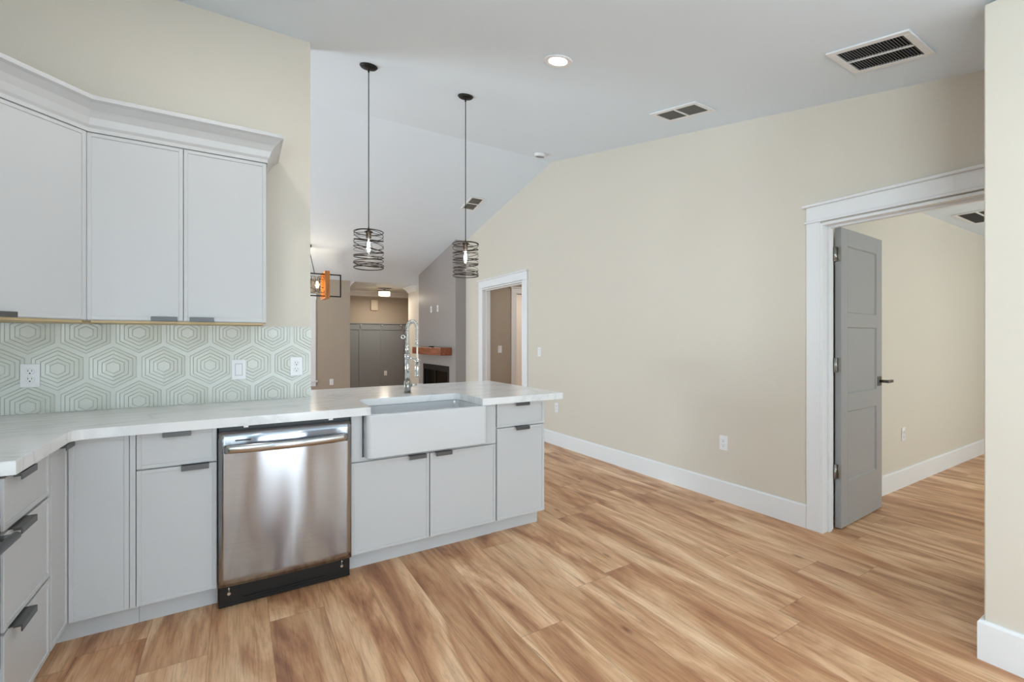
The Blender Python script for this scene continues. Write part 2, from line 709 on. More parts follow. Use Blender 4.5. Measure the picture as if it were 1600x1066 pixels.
# living room
bm = B()
wh = (0.33, 1.19, 0.50, 2.05)
add_box(bm, LIV, wh[0], YF, YF + .12, 0, EV + .02)
add_box(bm, wh[1], 1.914, YF, YF + .12, 0, EV + .02)
add_box(bm, wh[0], wh[1], YF, YF + .12, 0, wh[2])
add_box(bm, wh[0], wh[1], YF, YF + .12, wh[3], EV + .02)
struct('wall_far', bm, 'greige', 'taupe living room wall left of the grey panelling')
bm = B()
for d in ((wh[0], wh[0] + .04, wh[2], wh[3]), (wh[1] - .04, wh[1], wh[2], wh[3]), (wh[0] + .04, wh[1] - .04, wh[2], wh[2] + .04), (wh[0] + .04, wh[1] - .04, wh[3] - .04, wh[3]), (wh[0] + .04, wh[1] - .04, 1.25, 1.29)):
    add_box(bm, d[0], d[1], YF + .03, YF + .08, d[2], d[3])
win = struct('window_1', bm, 'trim', 'white cased window at the far end, cut off by the tiled wall')
bm = B()
add_box(bm, wh[0] + .04, wh[1] - .04, YF + .05, YF + .055, wh[2] + .04, 1.25)
add_box(bm, wh[0] + .04, wh[1] - .04, YF + .05, YF + .055, 1.29, wh[3] - .04)
obj('pane', bm, 'glass', win)
bm = B()
add_box(bm, wh[0] - .09, wh[0], YF - .02, YF, wh[2], wh[3])
add_box(bm, wh[1], wh[1] + .09, YF - .02, YF, wh[2], wh[3])
add_box(bm, wh[0] - .10, wh[1] + .10, YF - .024, YF, wh[3], wh[3] + .11)
add_box(bm, wh[0] - .12, wh[1] + .12, YF - .05, YF, wh[2] - .03, wh[2], b=.004)
add_box(bm, wh[0] - .09, wh[1] + .09, YF - .02, YF, wh[2] - .11, wh[2] - .03)
obj('window_casing', bm, 'trim', win)

bm = B()
wallx(bm, LIV - .12, LIV, [(3.0, 4.9, 0), (7.5, YF + .12, 0), (4.9, 7.5, 2.3)])
struct('wall_living_left', bm, 'greige')
bm = B()
for d in ((4.9, 4.96), (6.17, 6.23), (7.44, 7.5)):
    add_box(bm, LIV - .09, LIV - .03, d[0], d[1], 0, 2.3)
for d in ((4.96, 6.17), (6.23, 7.44)):
    add_box(bm, LIV - .09, LIV - .03, d[0], d[1], 0, .06)
    add_box(bm, LIV - .09, LIV - .03, d[0], d[1], 2.24, 2.3)
wd = struct('window_5', bm, 'trim')  # unseen glazing added to light the living room
bm = B()
for d in ((4.96, 6.17), (6.23, 7.44)):
    add_box(bm, LIV - .065, LIV - .06, d[0], d[1], .06, 2.24)
obj('pane', bm, 'glass', wd)
bm = B()
add_box(bm, LIV - .12, -1.33, YK, YK + .12, 0, cz(YK))
struct('wall_living_near', bm, 'greige')

# entry alcove
bm = B()
add_box(bm, 1.80, 5.0, 11.2, 11.32, 0, EV + .02)
struct('wall_entry', bm, 'greige', 'taupe entry wall above the grey panelling')
bm = B()
add_box(bm, 1.80, 1.914, YF + .12, 11.2, 0, EV + .02)
struct('wall_entry_left', bm, 'greige')
bm = B()
add_box(bm, XR + .12, 5.0, 9.856, 9.976, 0, EV + .02)
add_box(bm, 4.9, 5.0, 9.976, 11.2, 0, EV + .02)
struct('wall_entry_right', bm, 'greige')

# grey board-and-batten panelling
bm = B()
add_box(bm, 1.914, 4.9, 11.182, 11.2, 0, 1.66)
for x in (2.0, 2.52, 3.04, 3.56, 4.1):
    add_box(bm, x - .03, x + .03, 11.168, 11.182, 0.18, 1.52, b=.002)
add_box(bm, 1.914, 4.9, 11.166, 11.182, 0.0, 0.18, b=.002)
add_box(bm, 1.914, 4.9, 11.166, 11.182, 1.52, 1.66, b=.002)
add_box(bm, 1.914, 4.9, 11.145, 11.2, 1.66, 1.685, b=.003)
tag(struct('trim_1', bm, 'wains'), 'dark grey board-and-batten panelling on the entry wall', 'panelling', kind='structure')

CROWN = [(0, EV - .115), (.012, EV - .115), (.016, EV - .10), (.04, EV - .06), (.075, EV - .025), (.09, EV - .018), (.09, EV), (0, EV)]
bm = B()
add_sweep(bm, [(1.914, 11.2), (4.9, 11.2)], CROWN, 1)
tag(struct('trim_2', bm, 'trim'), 'white crown moulding across the entry wall', 'moulding', kind='structure')
bm = B()
add_sweep(bm, [(3.60, 9.976), (XR, 9.976), (XR, 9.42)], CROWN, 1)
tag(struct('trim_3', bm, 'trim'), 'white crown return at the corner right of the entry', 'moulding', kind='structure')
bm = B()
add_sweep(bm, [(1.914, 11.1), (1.914, YF + .03)], CROWN, -1)
tag(struct('trim_4', bm, 'trim'), 'white crown moulding end at the left entry corner', 'moulding', kind='structure')

# chimney breast with firebox opening
XB, BY0, BY1 = 3.12, 6.954, 8.75
FB = (7.22, 8.47, 0.12, 0.82)
bm = B()


def seg(y0, y1, zb, zt=None):
    if zt is None:
        add_prism(bm, [(y0, zb), (y0, cz(y0)), (y1, cz(y1)), (y1, zb)], XB, XR - .001, 'X')
    else:
        add_box(bm, XB, XR - .001, y0, y1, zb, zt)


seg(BY0, FB[0], 0)
seg(FB[1], BY1, 0)
seg(FB[0], FB[1], FB[3])
seg(FB[0], FB[1], 0, FB[2])
struct('wall_fireplace', bm, 'breast', 'grey painted chimney breast')

# bedroom
bm = B()
add_box(bm, XR + .121, 8.0, 1.60, 1.72, 0, EV)
struct('wall_bedroom', bm, 'beige', 'beige bedroom wall behind the open grey door')
bm = B()
add_box(bm, 7.88, 8.0, -1.7, 1.60, 0, EV)
struct('wall_bedroom_end', bm, 'beige')
bm = B()
add_box(bm, XR + .121, 4.75, -1.82, -1.7, 0, EV)
add_box(bm, 6.45, 8.0, -1.82, -1.7, 0, EV)
add_box(bm, 4.75, 6.45, -1.82, -1.7, 0, .7)
add_box(bm, 4.75, 6.45, -1.82, -1.7, 2.1, EV)
struct('wall_bedroom_window', bm, 'beige')
bm = B()
for d in ((4.75, 4.8, .7, 2.1), (5.57, 5.63, .7, 2.1), (6.4, 6.45, .7, 2.1), (4.8, 6.4, .7, .75), (4.8, 6.4, 2.05, 2.1)):
    add_box(bm, d[0], d[1], -1.79, -1.73, d[2], d[3])
wd = struct('window_6', bm, 'trim')
bm = B()
add_box(bm, 4.8, 6.4, -1.765, -1.76, .75, 2.05)
obj('pane', bm, 'glass', wd)
bm = B()
add_box(bm, XR + .121, 8.0, -1.82, 1.72, EV, EV + .1)
struct('ceiling_bedroom', bm, 'ceil', 'flat bedroom ceiling seen through the doorway')

# side hall
bm = B()
hx = 4.03
add_box(bm, XR + .121, hx, 6.5, 6.62, 0, EV)
add_box(bm, hx + .8, 5.6, 6.5, 6.62, 0, EV)
add_box(bm, hx, hx + .8, 6.5, 6.62, 2.06, EV)
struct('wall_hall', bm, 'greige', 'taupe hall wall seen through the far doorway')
bm = B()
add_box(bm, XR + .121, 5.6, 4.4, 4.52, 0, EV)
struct('wall_hall_near', bm, 'beige')
bm = B()
add_box(bm, 5.5, 5.6, 4.52, 6.5, 0, EV)
struct('wall_hall_end', bm, 'beige')
bm = B()
add_box(bm, XR + .121, 6.4, 4.4, 8.3, EV, EV + .1)
struct('ceiling_hall', bm, 'ceil')
bm = B()
add_box(bm, XR + .121, 6.4, 8.2, 8.3, 0, EV)
add_box(bm, 6.3, 6.4, 6.62, 8.2, 0, EV)
struct('wall_hall_room', bm, 'beige')
area('hall_fill_light', (4.4, 5.6, EV - .03), (0, 0, 0), .5, .5, 7, (1, .93, .85))  # unseen area light put in to brighten the side hall
area('hall_room_area_light', (4.9, 7.4, EV - .03), (0, 0, 0), .5, .5, 10, (1, .93, .88))  # bare area light for the room past the hall, no fixture

# ---------------------------------------------------------------- baseboards
BB = [(0, 0), (.016, 0), (.016, .148), (.010, .158), (0, .158)]


def baseboard(name, path, side, label=None):
    bm = B()
    add_sweep(bm, path, BB, side)
    o = struct(name, bm, 'trim', label)
    return o


baseboard('baseboard_right', [(XR, 1.583), (XR, 5.035)], -1, 'white baseboard along the long beige wall')
baseboard('baseboard_right_far', [(XR, 6.46), (XR, BY0)], -1)
baseboard('baseboard_near_right', [(2.555, BACK + .02), (2.555, .565), (3.29, .565)], -1, 'white baseboard on the near wall end at lower right')
baseboard('baseboard_bedroom', [(XR + .15, 1.60), (7.88, 1.60)], 1, 'white baseboard in the bedroom behind the grey door')
baseboard('baseboard_far', [(LIV, YF), (1.914, YF)], 1)
baseboard('baseboard_hall', [(XR + .15, 6.5), (hx - .12, 6.5)], 1)
baseboard('baseboard_hall_room', [(XR + .15, 8.2), (6.3, 8.2)], 1)

# ---------------------------------------------------------------- door casings


def casing(name, y0, y1, zt, label, x=XR, cw=.11, both=True):
    """cased opening in the right wall: side boards, fillet, head board, cap and jamb lining"""
    t = bpy.data.objects.new(name, None)
    COL.objects.link(t)
    t['kind'] = 'structure'
    t['label'] = label
    t['category'] = 'door casing'
    for s, (a, b_) in enumerate(((y0 - cw, y0 + .004), (y1 - .004, y1 + cw))):
        bm = B()
        add_box(bm, x - .018, x - .0005, a, b_, 0, zt + .01, b=.002)
        e = (a, a + .018) if s == 0 else (b_ - .018, b_)
        obj('side_casing', bm, 'trim', t)
    bm = B()
    add_box(bm, x - .026, x - .0005, y0 - cw - .012, y1 + cw + .012, zt + .01, zt + .026, b=.003)
    add_box(bm, x - .020, x - .0005, y0 - cw, y1 + cw, zt + .026, zt + .118, b=.002)
    obj('head_casing', bm, 'trim', t)
    bm = B()
    add_box(bm, x - .040, x - .0005, y0 - cw - .022, y1 + cw + .022, zt + .118, zt + .136, b=.004)
    obj('cap', bm, 'trim', t)
    bm = B()
    add_box(bm, x - .016, x + .13, y0 - .001, y0 + .016, 0, zt, b=.001)
    add_box(bm, x - .016, x + .13, y1 - .016, y1 + .001, 0, zt, b=.001)
    add_box(bm, x - .016, x + .13, y0 + .016, y1 - .016, zt - .016, zt + .001, b=.001)
    # door stop
    add_box(bm, x + .05, x + .085, y0 + .016, y0 + .028, 0, zt - .016, b=.001)
    add_box(bm, x + .05, x + .085, y1 - .028, y1 - .016, 0, zt - .016, b=.001)
    add_box(bm, x + .05, x + .085, y0 + .028, y1 - .028, zt - .028, zt - .016, b=.001)
    obj('jamb', bm, 'trim', t)
    return t


casing('trim_5', D1[0], D1[1], D1[2], 'white craftsman casing of the bedroom doorway at right', cw=.084)
casing('trim_6', D2[0], D2[1], D2[2], 'white craftsman casing of the far hall doorway')
# casing of the inner hall door
t = bpy.data.objects.new('trim_7', None)
COL.objects.link(t)
t['kind'] = 'structure'
t['category'] = 'door casing'
t['label'] = 'white inner door casing deep in the side hall'
bm = B()
add_box(bm, hx - .10, hx, 6.482, 6.4995, 0, 2.06, b=.002)
obj('side_casing', bm, 'trim', t)
bm = B()
add_box(bm, hx + .8, hx + .9, 6.482, 6.4995, 0, 2.06, b=.002)
obj('side_casing', bm, 'trim', t)
bm = B()
add_box(bm, hx - .10, hx + .9, 6.48, 6.4995, 2.06, 2.15, b=.002)
add_box(bm, hx - .125, hx + .925, 6.46, 6.4995, 2.15, 2.172, b=.003)
obj('head_casing', bm, 'trim', t)

# ---------------------------------------------------------------- grey three panel door
DW, DT, DH = 0.725, 0.036, 2.03
door = bpy.data.objects.new('door_1', None)
COL.objects.link(door)
door['kind'] = 'structure'
door['category'] = 'door'
door['label'] = 'grey three-panel door standing open into the bedroom'
door.location = (3.468, 1.447, 0.008)
door.rotation_euler = (0, 0, math.radians(2.4))
bm = B()
SW = .105
rails = [(0, .30), (.78, .90), (1.36, 1.455), (1.915, DH)]
add_box(bm, 0, SW, 0, DT, 0, DH, b=.0015)
add_box(bm, DW - SW, DW, 0, DT, 0, DH, b=.0015)
for a, b_ in rails:
    add_box(bm, SW, DW - SW, 0, DT, a, b_)
for (a0, a1), (b0, b1) in zip(rails, rails[1:]):
    add_box(bm, SW, DW - SW, .010, DT - .010, a1, b0)
    # sloping sticking round each panel
    for (x0, x1, z0, z1, k) in ((SW, DW - SW, a1, b0, 0),):
        w_ = .008
        v = [bm.verts.new(p) for p in ((x0, 0, z0), (x1, 0, z0), (x1, 0, z1), (x0, 0, z1), (x0 + w_, .0102, z0 + w_), (x1 - w_, .0102, z0 + w_), (x1 - w_, .0102, z1 - w_), (x0 + w_, .0102, z1 - w_))]
        for i in range(4):
            bm.faces.new([v[i], v[(i + 1) % 4], v[4 + (i + 1) % 4], v[4 + i]])
obj('door_leaf', bm, 'door', door)
bm = B()
add_box(bm, DW - .085, DW - .025, -.008, 0, .925, .995, b=.003, seg=2)
add_cyl(bm, (DW - .052, -.008, .96), (DW - .052, -.05, .96), .011)
add_box(bm, DW - .066, DW + .03, -.064, -.044, .949, .971, b=.004, seg=2)
obj('door_handle', bm, 'dnickel', door)
for z in (.33, 1.05, 1.80):
    bm = B()
    add_cyl(bm, (-.022, .027, z), (-.022, .027, z + .1), .0075, seg=12)
    add_box(bm, -.003, .0005, -.002, DT - .004, z + .002, z + .098, b=.0005)
    for q in (.02, .05, .08):
        add_cyl(bm, (-.0042, .012 + (.008 if q == .05 else 0), z + q), (-.003, .012 + (.008 if q == .05 else 0), z + q), .003, seg=8)
    add_box(bm, -.022, -.0005, .026, .029, z + .002, z + .098)
    obj('hinge', bm, 'nickel', door)

# ---------------------------------------------------------------- cabinets
TH = .019


def slab(name, x0, x1, z0, z1, parent, y=0.0):
    """slim shaker front whose face is at y-TH"""
    bm = B()
    r = .017
    add_box(bm, x0 + .002, x1 - .002, y - TH + .0045, y, z0 + .002, z1 - .002)
    for d in ((x0, x0 + r, z0, z1), (x1 - r, x1, z0, z1), (x0 + r, x1 - r, z0, z0 + r), (x0 + r, x1 - r, z1 - r, z1)):
        add_box(bm, d[0], d[1], y - TH, y - .001, d[2], d[3], b=.0012)
    return obj(name, bm, 'cab', parent)


def pull(x, z, parent, up=False, w_=.104, y=0.0):
    """edge pull: plate over the front's edge with a short lip"""
    bm = B()
    s = -1 if up else 1
    f = y - TH
    za, zb = sorted((z, z + s * .003))
    add_box(bm, x - w_ / 2, x + w_ / 2, f - .024, f + .006, za, zb, b=.0006)
    za, zb = sorted((z + s * .003, z - s * .019))
    add_box(bm, x - w_ / 2, x + w_ / 2, f - .0265, f - .0225, za, zb, b=.0008)
    add_box(bm, x - w_ / 2 + .02, x - w_ / 2 + .028, f - .0225, f, *sorted((z - s * .002, z - s * .012)))
    return obj('pull', bm, 'pull', parent)


def carcass(x0, x1, z0, z1, depth, parent, name='carcass'):
    return boxobj(name, (x0, x1, 0.0005, depth, z0, z1), 'cab', parent, b=.001)


FY = 2.569          # carcass face of the back run (door faces at 2.55)
TOP = .8705


def toe(x0, x1, parent, y0=.055, z=.10, depth=.59):
    return boxobj('toe_kick', (x0, x1, y0, depth - .02, 0.0, z), 'cab', parent)


# 1 corner base cabinet with a hinged pair of fronts meeting in the corner
cc = thing('corner_base_cabinet', 'white corner base cabinet with two tall narrow doors meeting at the inside corner', 'cabinet', (-.60, 2.55, 0))
bm = B()
add_prism(bm, [(-.60, .594), (.205, .594), (.205, .019), (-.019, .019), (-.019, -.195), (-.60, -.195)], .10, TOP, 'Z')
obj('carcass', bm, 'cab', cc)
bm = B()
add_prism(bm, [(-.58, .57), (.2195, .57), (.2195, .074), (-.056, .074), (-.056, -.195), (-.58, -.195)], 0, .0995, 'Z')
obj('toe_kick', bm, 'cab', cc)
d = slab('door', .0015, .196, .105, .862, cc, y=.0185)
d2 = slab('door', -.193, -.0015, .105, .862, cc, y=0)
# second leaf lies on the left run (its face turned towards +x)
d2.rotation_euler = (0, 0, PI / 2)
d2.location = (-.0185, 0, 0)
p = pull(-.07, .862, d2)
p.parent = d2
bmf = boxobj('stile', (.198, .218, .003, .0185, .105, .862), 'cab', cc)

# 2 drawer-over-door cabinet left of the dishwasher
c = thing('base_cabinet', 'white base cabinet with one drawer over one door, left of the dishwasher', 'cabinet', (-.38, FY, 0), group='base cabinets of the back run')
W1 = .298
carcass(0.001, W1, .10, TOP, .575, c)
toe(0.001, W1, c)
d = slab('drawer', .001, W1 - .002, .708, .862, c)
pull(.147, .862, d)
d = slab('door', .001, W1 - .002, .105, .702, c)
pull(.215, .702, d)

# 3 three-drawer bank on the left run
c = thing('drawer_cabinet', 'white three-drawer base cabinet between the corner and the range', 'cabinet', (-.619, 1.948, 0), PI / 2)
W3 = .404
carcass(0.001, W3, .10, TOP, .575, c)
toe(0.001, W3, c, y0=.036)
for z0, z1 in ((.702, .862), (.398, .692), (.105, .388)):
    d = slab('drawer', .006, W3 - .008, z0, z1, c)
    pull(.115, z1, d, w_=.125)

# 4 sink base
c = thing('sink_base_cabinet', 'white sink base cabinet with two doors under the apron sink', 'cabinet', (.526, FY, 0))
W4 = .904
bm = B()
add_box(bm, 0.001, W4, 0.0005, .575, .10, .628)
add_box(bm, 0.001, .060, 0.0005, .575, .628, TOP)
add_box(bm, .812, W4, 0.0005, .575, .628, TOP)
add_box(bm, .060, .812, .44, .575, .628, TOP)
obj('carcass', bm, 'cab', c)
toe(0.001, W4, c)
boxobj('filler_panel', (.002, .054, -.017, 0, .612, .868), 'cab', c, b=.001)
boxobj('filler_panel', (.055, .0625, -.008, 0, .612, .868), 'cab', c)
boxobj('filler_panel', (.812, W4 - .002, -.017, 0, .612, .868), 'cab', c, b=.001)
d = slab('door', .002, .448, .105, .606, c)
pull(.372, .606, d)
d = slab('door', .454, W4 - .004, .105, .606, c)
pull(.535, .606, d)

# 5 end cabinet of the peninsula
c = thing('base_cabinet', 'white end cabinet of the peninsula with one drawer over one door', 'cabinet', (1.431, FY, 0), group='base cabinets of the back run')
W5 = .379
carcass(0.001, W5, .10, TOP, .575, c)
toe(0.001, W5 - .006, c, y0=.060)
d = slab('drawer', .006, W5, .708, .862, c)
pull(.192, .862, d)
d = slab('door', .006, W5, .105, .702, c)
pull(.192, .702, d)

# peninsula back panel carrying the overhang
bm = B()
add_box(bm, .405, 1.808, 3.155, 3.175, 0, TOP)
tag(obj('back_panel', bm, 'cab'), 'white finished back panel of the peninsula', 'panel')

# 6 upper cabinets
UZ0, UZ1 = 1.372, 2.262
UY = 2.842
c = thing('upper_cabinet', 'white two-door wall cabinet above the backsplash beside the open end', 'cabinet', (-.602, UY, 0))
WU = .738
carcass(0.001, WU, UZ0, UZ1, .305, c)
boxobj('bottom_panel', (.012, WU - .012, .008, .30, UZ0 - .010, UZ0 - .0005), 'birch', c)
d = slab('door', .002, .3665, UZ0 + .003, UZ1 - .015, c)
pull(.293, UZ0 + .003, d, up=True)
d = slab('door', .3695, WU - .001, UZ0 + .003, UZ1 - .015, c)
pull(.447, UZ0 + .003, d, up=True)

S2 = math.sqrt(.5)
c = thing('corner_upper_cabinet', 'white diagonal corner wall cabinet cut off by the left edge', 'cabinet', (-.902, 2.542, 0), PI / 4)
WD = .4235
bm = B()
# pentagon body given in the cabinet's own turned frame


def tl(x, y):
    x -= -.902
    y -= 2.542
    return ((x + y) * S2, (y - x) * S2)


add_prism(bm, [tl(-.902, 2.542), tl(-.604, 2.84), tl(-.604, 3.145), tl(-1.205, 3.145), tl(-1.205, 2.542)], UZ0, UZ1, 'Z')
obj('carcass', bm, 'cab', c)
bm = B()
add_prism(bm, [tl(-.90, 2.56), tl(-.62, 2.84), tl(-.62, 3.13), tl(-1.19, 3.13), tl(-1.19, 2.56)], UZ0 - .010, UZ0 - .0005, 'Z')
obj('bottom_panel', bm, 'birch', c)
d = slab('door', .012, WD - .014, UZ0 + .003, UZ1 - .015, c, y=-.0005)
pull(WD - .328, UZ0 + .003, d, up=True, w_=.11)

# crown on top of the uppers
KC = [(.0005, 2.250), (.004, 2.250), (.004, 2.268), (.012, 2.280), (.022, 2.310), (.040, 2.340), (.064, 2.366), (.078, 2.374), (.078, 2.392), (.0005, 2.392)]
bm = B()
x45, y45 = -.902 + .0, 2.542
dd = .0195
add_sweep(bm, [(-1.205, 2.542 - dd), (-.902 + dd * .414, 2.542 - dd), (-.602 + dd * .414, UY - dd), (.138, UY - dd), (.138, 3.146)], [(a, b_) for a, b_ in KC], 1)
tag(obj('crown_moulding', bm, 'cab'), 'white flared crown moulding capping the wall cabinets', 'moulding')

# ---------------------------------------------------------------- backsplash: concentric hexagon relief tile
bm = B()
BX0, BX1, BZ0, BZ1 = -1.20, .402, .9145, 1.3615
BY = 3.1425
add_box(bm, BX0, BX1, BY, 3.1495, BZ0, BZ1)
P_, V_ = .2135, .2135 * math.sqrt(3) / 2
cent = []
for r_ in range(-1, 4):
    zc = .948 + (r_) * V_
    for k in range(-3, 8):
        xc = -.882 + k * P_ + (0 if r_ % 2 == 0 else P_ / 2)
        cent.append((xc, zc))


def hexp(c_, ap, y):
    R_ = ap / math.cos(PI / 6)
    return [Vector((c_[0] + R_ * math.sin(PI / 3 * k), y, c_[1] + R_ * math.cos(PI / 3 * k))) for k in range(6)]


tb = bmesh.new()
for c_ in cent:
    # each ring: groove line with shade in its colour, sloping terrace
    aps = [(.1060, 0.0, 0), (.0965, .0000, 0), (.0945, -.0002, 1), (.0925, .0050, 0), (.0815, .0022, 0), (.0797, .0004, 1), (.0777, .0054, 0), (.0635, .0026, 0), (.0617, .0008, 1), (.0597, .0058, 0), (.0460, .0030, 0), (.0442, .0012, 1), (.0424, .0062, 0), (.0290, .0034, 0), (.0274, .0020, 1), (.0258, .0060, 0), (0, .0060, 0)]
    prev = None
    for ap, h, mi in aps:
        ring = [tb.verts.new(p) for p in hexp(c_, max(ap, .0001), BY - .0006 - h)]
        if prev:
            for k in range(6):
                f = tb.faces.new([prev[k], prev[(k + 1) % 6], ring[(k + 1) % 6], ring[k]])
                f.material_index = mi
        prev = ring
for co, no in (((BX0, 0, 0), (-1, 0, 0)), ((BX1, 0, 0), (1, 0, 0)), ((0, 0, BZ0), (0, 0, -1)), ((0, 0, BZ1), (0, 0, 1))):
    bmesh.ops.bisect_plane(tb, geom=tb.verts[:] + tb.edges[:] + tb.faces[:], plane_co=co, plane_no=no, clear_outer=True)
_merge(bm, tb, None)
bsp = obj('tile_backsplash', bm, ['tile', 'groove'])
tag(bsp, 'pale sage tile backsplash with raised concentric hexagons', 'backsplash')

# ---------------------------------------------------------------- countertop
bm = B()


def arc(cx, cy, r, a0, a1, n=6):
    return [(cx + r * math.cos(math.radians(a0 + (a1 - a0) * i / n)), cy + r * math.sin(math.radians(a0 + (a1 - a0) * i / n))) for i in range(n + 1)]


CF, CB_ = 2.49, 3.575
out = [(-1.205, 3.142), (-1.205, 1.946), (-.572, 1.946)]
out += arc(-.572 + .05, CF - .05, .05, 180, 90)
out += [(.618, CF)]
out += arc(.626 + .04, 2.845 - .04, .04, 180, 90)
out += arc(1.292 - .04, 2.845 - .04, .04, 90, 0)
out += [(1.30, CF), (1.925, CF), (1.925, CB_), (.406, CB_), (.406, 3.142)]
A = [bm.verts.new((x, y, .8715)) for x, y in out]
Bv = [bm.verts.new((x, y, .914)) for x, y in out]
bm.faces.new(A[::-1])
tf = bm.faces.new(Bv)
n = len(out)
for k in range(n):
    bm.faces.new([A[k], A[(k + 1) % n], Bv[(k + 1) % n], Bv[k]])
bmesh.ops.bevel(bm, geom=[e for e in tf.edges], offset=.002, segments=2, affect='EDGES')
bmesh.ops.triangulate(bm, faces=[f for f in bm.faces if len(f.verts) > 4])
tag(obj('countertop', bm, 'marble'), 'white quartz countertop with faint grey veins, running round to the peninsula', 'countertop')

# ---------------------------------------------------------------- apron sink


def rrect(x0, x1, y0, y1, r, z, n=5):
    pts = arc(x1 - r, y1 - r, r, 0, 90, n) + arc(x0 + r, y1 - r, r, 90, 180, n) + arc(x0 + r, y0 + r, r, 180, 270, n) + arc(x1 - r, y0 + r, r, 270, 360, n)
    return [(x, y, z) for x, y in pts]


bm = B()
loops = [rrect(.604, 1.321, 2.487, 2.985, .020, .632), rrect(.594, 1.331, 2.477, 2.995, .028, .640), rrect(.594, 1.331, 2.477, 2.995, .028, .864),
         rrect(.599, 1.326, 2.482, 2.990, .026, .8705), rrect(.622, 1.300, 2.506, 2.862, .040, .8705), rrect(.627, 1.295, 2.511, 2.857, .040, .864),
         rrect(.634, 1.288, 2.518, 2.850, .045, .67), rrect(.660, 1.262, 2.544, 2.824, .04, .652)]
vs = [[bm.verts.new(p) for p in l] for l in loops]
n = len(vs[0])
for a, b_ in zip(vs, vs[1:]):
    for k in range(n):
        f = bm.faces.new([a[k], a[(k + 1) % n], b_[(k + 1) % n], b_[k]])
        f.smooth = True
bm.faces.new(vs[0][::-1])
bm.faces.new(vs[-1])
sk = obj('apron_sink', bm, 'fireclay')
tag(sk, 'white fireclay farmhouse sink with deep apron front', 'sink')
mod = sk.modifiers.new('weighted', 'WEIGHTED_NORMAL')
bm = B()
add_lathe(bm, [(0.001, .6525), (.045, .6525), (.045, .656), (.034, .656), (.03, .6535), (0.001, .6535)], (.96, 2.68, 0), 24)
obj('drain', bm, 'chrome', sk)

# ---------------------------------------------------------------- faucet
fx, fy = .990, 3.000
f = thing('kitchen_faucet', 'chrome spring-neck kitchen faucet standing behind the sink', 'faucet', (fx, fy, .914))
bm = B()
add_cyl(bm, (0, 0, .0005), (0, 0, .006), .027, seg=28)
add_cyl(bm, (0, 0, .006), (0, 0, .088), .0225, seg=28)
obj('base', bm, 'nickel', f)
bm = B()
add_cyl(bm, (0, 0, .088), (0, 0, .262), .0165, seg=24)
add_cyl(bm, (0, 0, .236), (0, 0, .268), .0195, seg=24)
add_cyl(bm, (0, 0, .268), (0, 0, .335), .0135, seg=24)
obj('body', bm, 'chrome', f)
# gooseneck path towards the sink
hd = Vector((.30, -.95)).normalized()
reach = .108


def gp(t):
    """t from 0 (top of body) to 1 (down to the hose)"""
    z0, zt = .335, .435
    Ls = [zt - z0, PI * reach / 2, .12]
    s = t * sum(Ls)
    if s < Ls[0]:
        r, z = 0, z0 + s
    elif s < Ls[0] + Ls[1]:
        a = (s - Ls[0]) / Ls[1] * PI
        r, z = reach / 2 * (1 - math.cos(a)), zt + reach / 2 * math.sin(a)
    else:
        r, z = reach, zt - (s - Ls[0] - Ls[1])
    return Vector((hd.x * r, hd.y * r, z))


N_ = 620
turns = 34
coil = []
for i in range(N_ + 1):
    t = i / N_
    p = gp(t)
    d = (gp(min(1, t + .004)) - gp(max(0, t - .004))).normalized()
    sidev = Vector((-hd.y, hd.x, 0))
    up = sidev.cross(d).normalized()
    a = 2 * PI * turns * t
    coil.append(p + (sidev * math.cos(a) + up * math.sin(a)) * .0125)
bm = B()
add_tube(bm, coil, .0021, seg=5)
obj('spring', bm, 'chrome', f)
bm = B()
add_tube(bm, [gp(i / 40) for i in range(41)] + [Vector((hd.x * reach, hd.y * reach, z)) for z in (.30, .27, .24)], .0055, seg=10)
obj('hose', bm, 'cream', f)
bm = B()
hp = Vector((hd.x * reach, hd.y * reach, 0))
add_cyl(bm, hp + Vector((0, 0, .245)), hp + Vector((0, 0, .215)), .010, .0155)
add_cyl(bm, hp + Vector((0, 0, .215)), hp + Vector((0, 0, .135)), .0155, .0145)
add_cyl(bm, hp + Vector((0, 0, .135)), hp + Vector((0, 0, .118)), .0145, .0175)
obj('spray_head', bm, 'chrome', f)
bm = B()
add_cyl(bm, (0, 0, .250), hp + Vector((-hd.x * .018, -hd.y * .018, .236)), .0065, seg=12)
ring = [hp + Vector((.0185 * math.cos(a), .0185 * math.sin(a), .232)) for a in [2 * PI * k / 20 for k in range(20)]]
add_tube(bm, ring, .0045, closed=True)
obj('holder_arm', bm, 'chrome', f)
bm = B()
add_cyl(bm, (0.02, 0, .055), (.062, -.004, .057), .0105, .0095, seg=16)
add_cyl(bm, (.058, -.004, .057), (.105, -.010, .064), .0045, .0035, seg=12)
obj('lever', bm, 'chrome', f)
bm = B()
ring = [Vector((-.030 + .012 * math.cos(a), .004, .385 + .012 * math.sin(a))) for a in [2 * PI * k / 20 for k in range(20)]]
add_tube(bm, ring, .0035, closed=True)
add_cyl(bm, (-.018, 0, .385), (-.010, 0, .385), .004)
obj('guide_ring', bm, 'chrome', f)

# ---------------------------------------------------------------- dishwasher
dwx0, dwx1 = -.0795, .5235
dw = thing('dishwasher', 'stainless steel dishwasher with bowed bar handle and black toe panel', 'dishwasher', (dwx0, 2.50, 0))
DWW = dwx1 - dwx0
bm = B()
nx, nz = 24, 20
zb, zt_ = .118, .846


def dwy(u):
    return .010 - .012 * (1 - (2 * u - 1) ** 2)


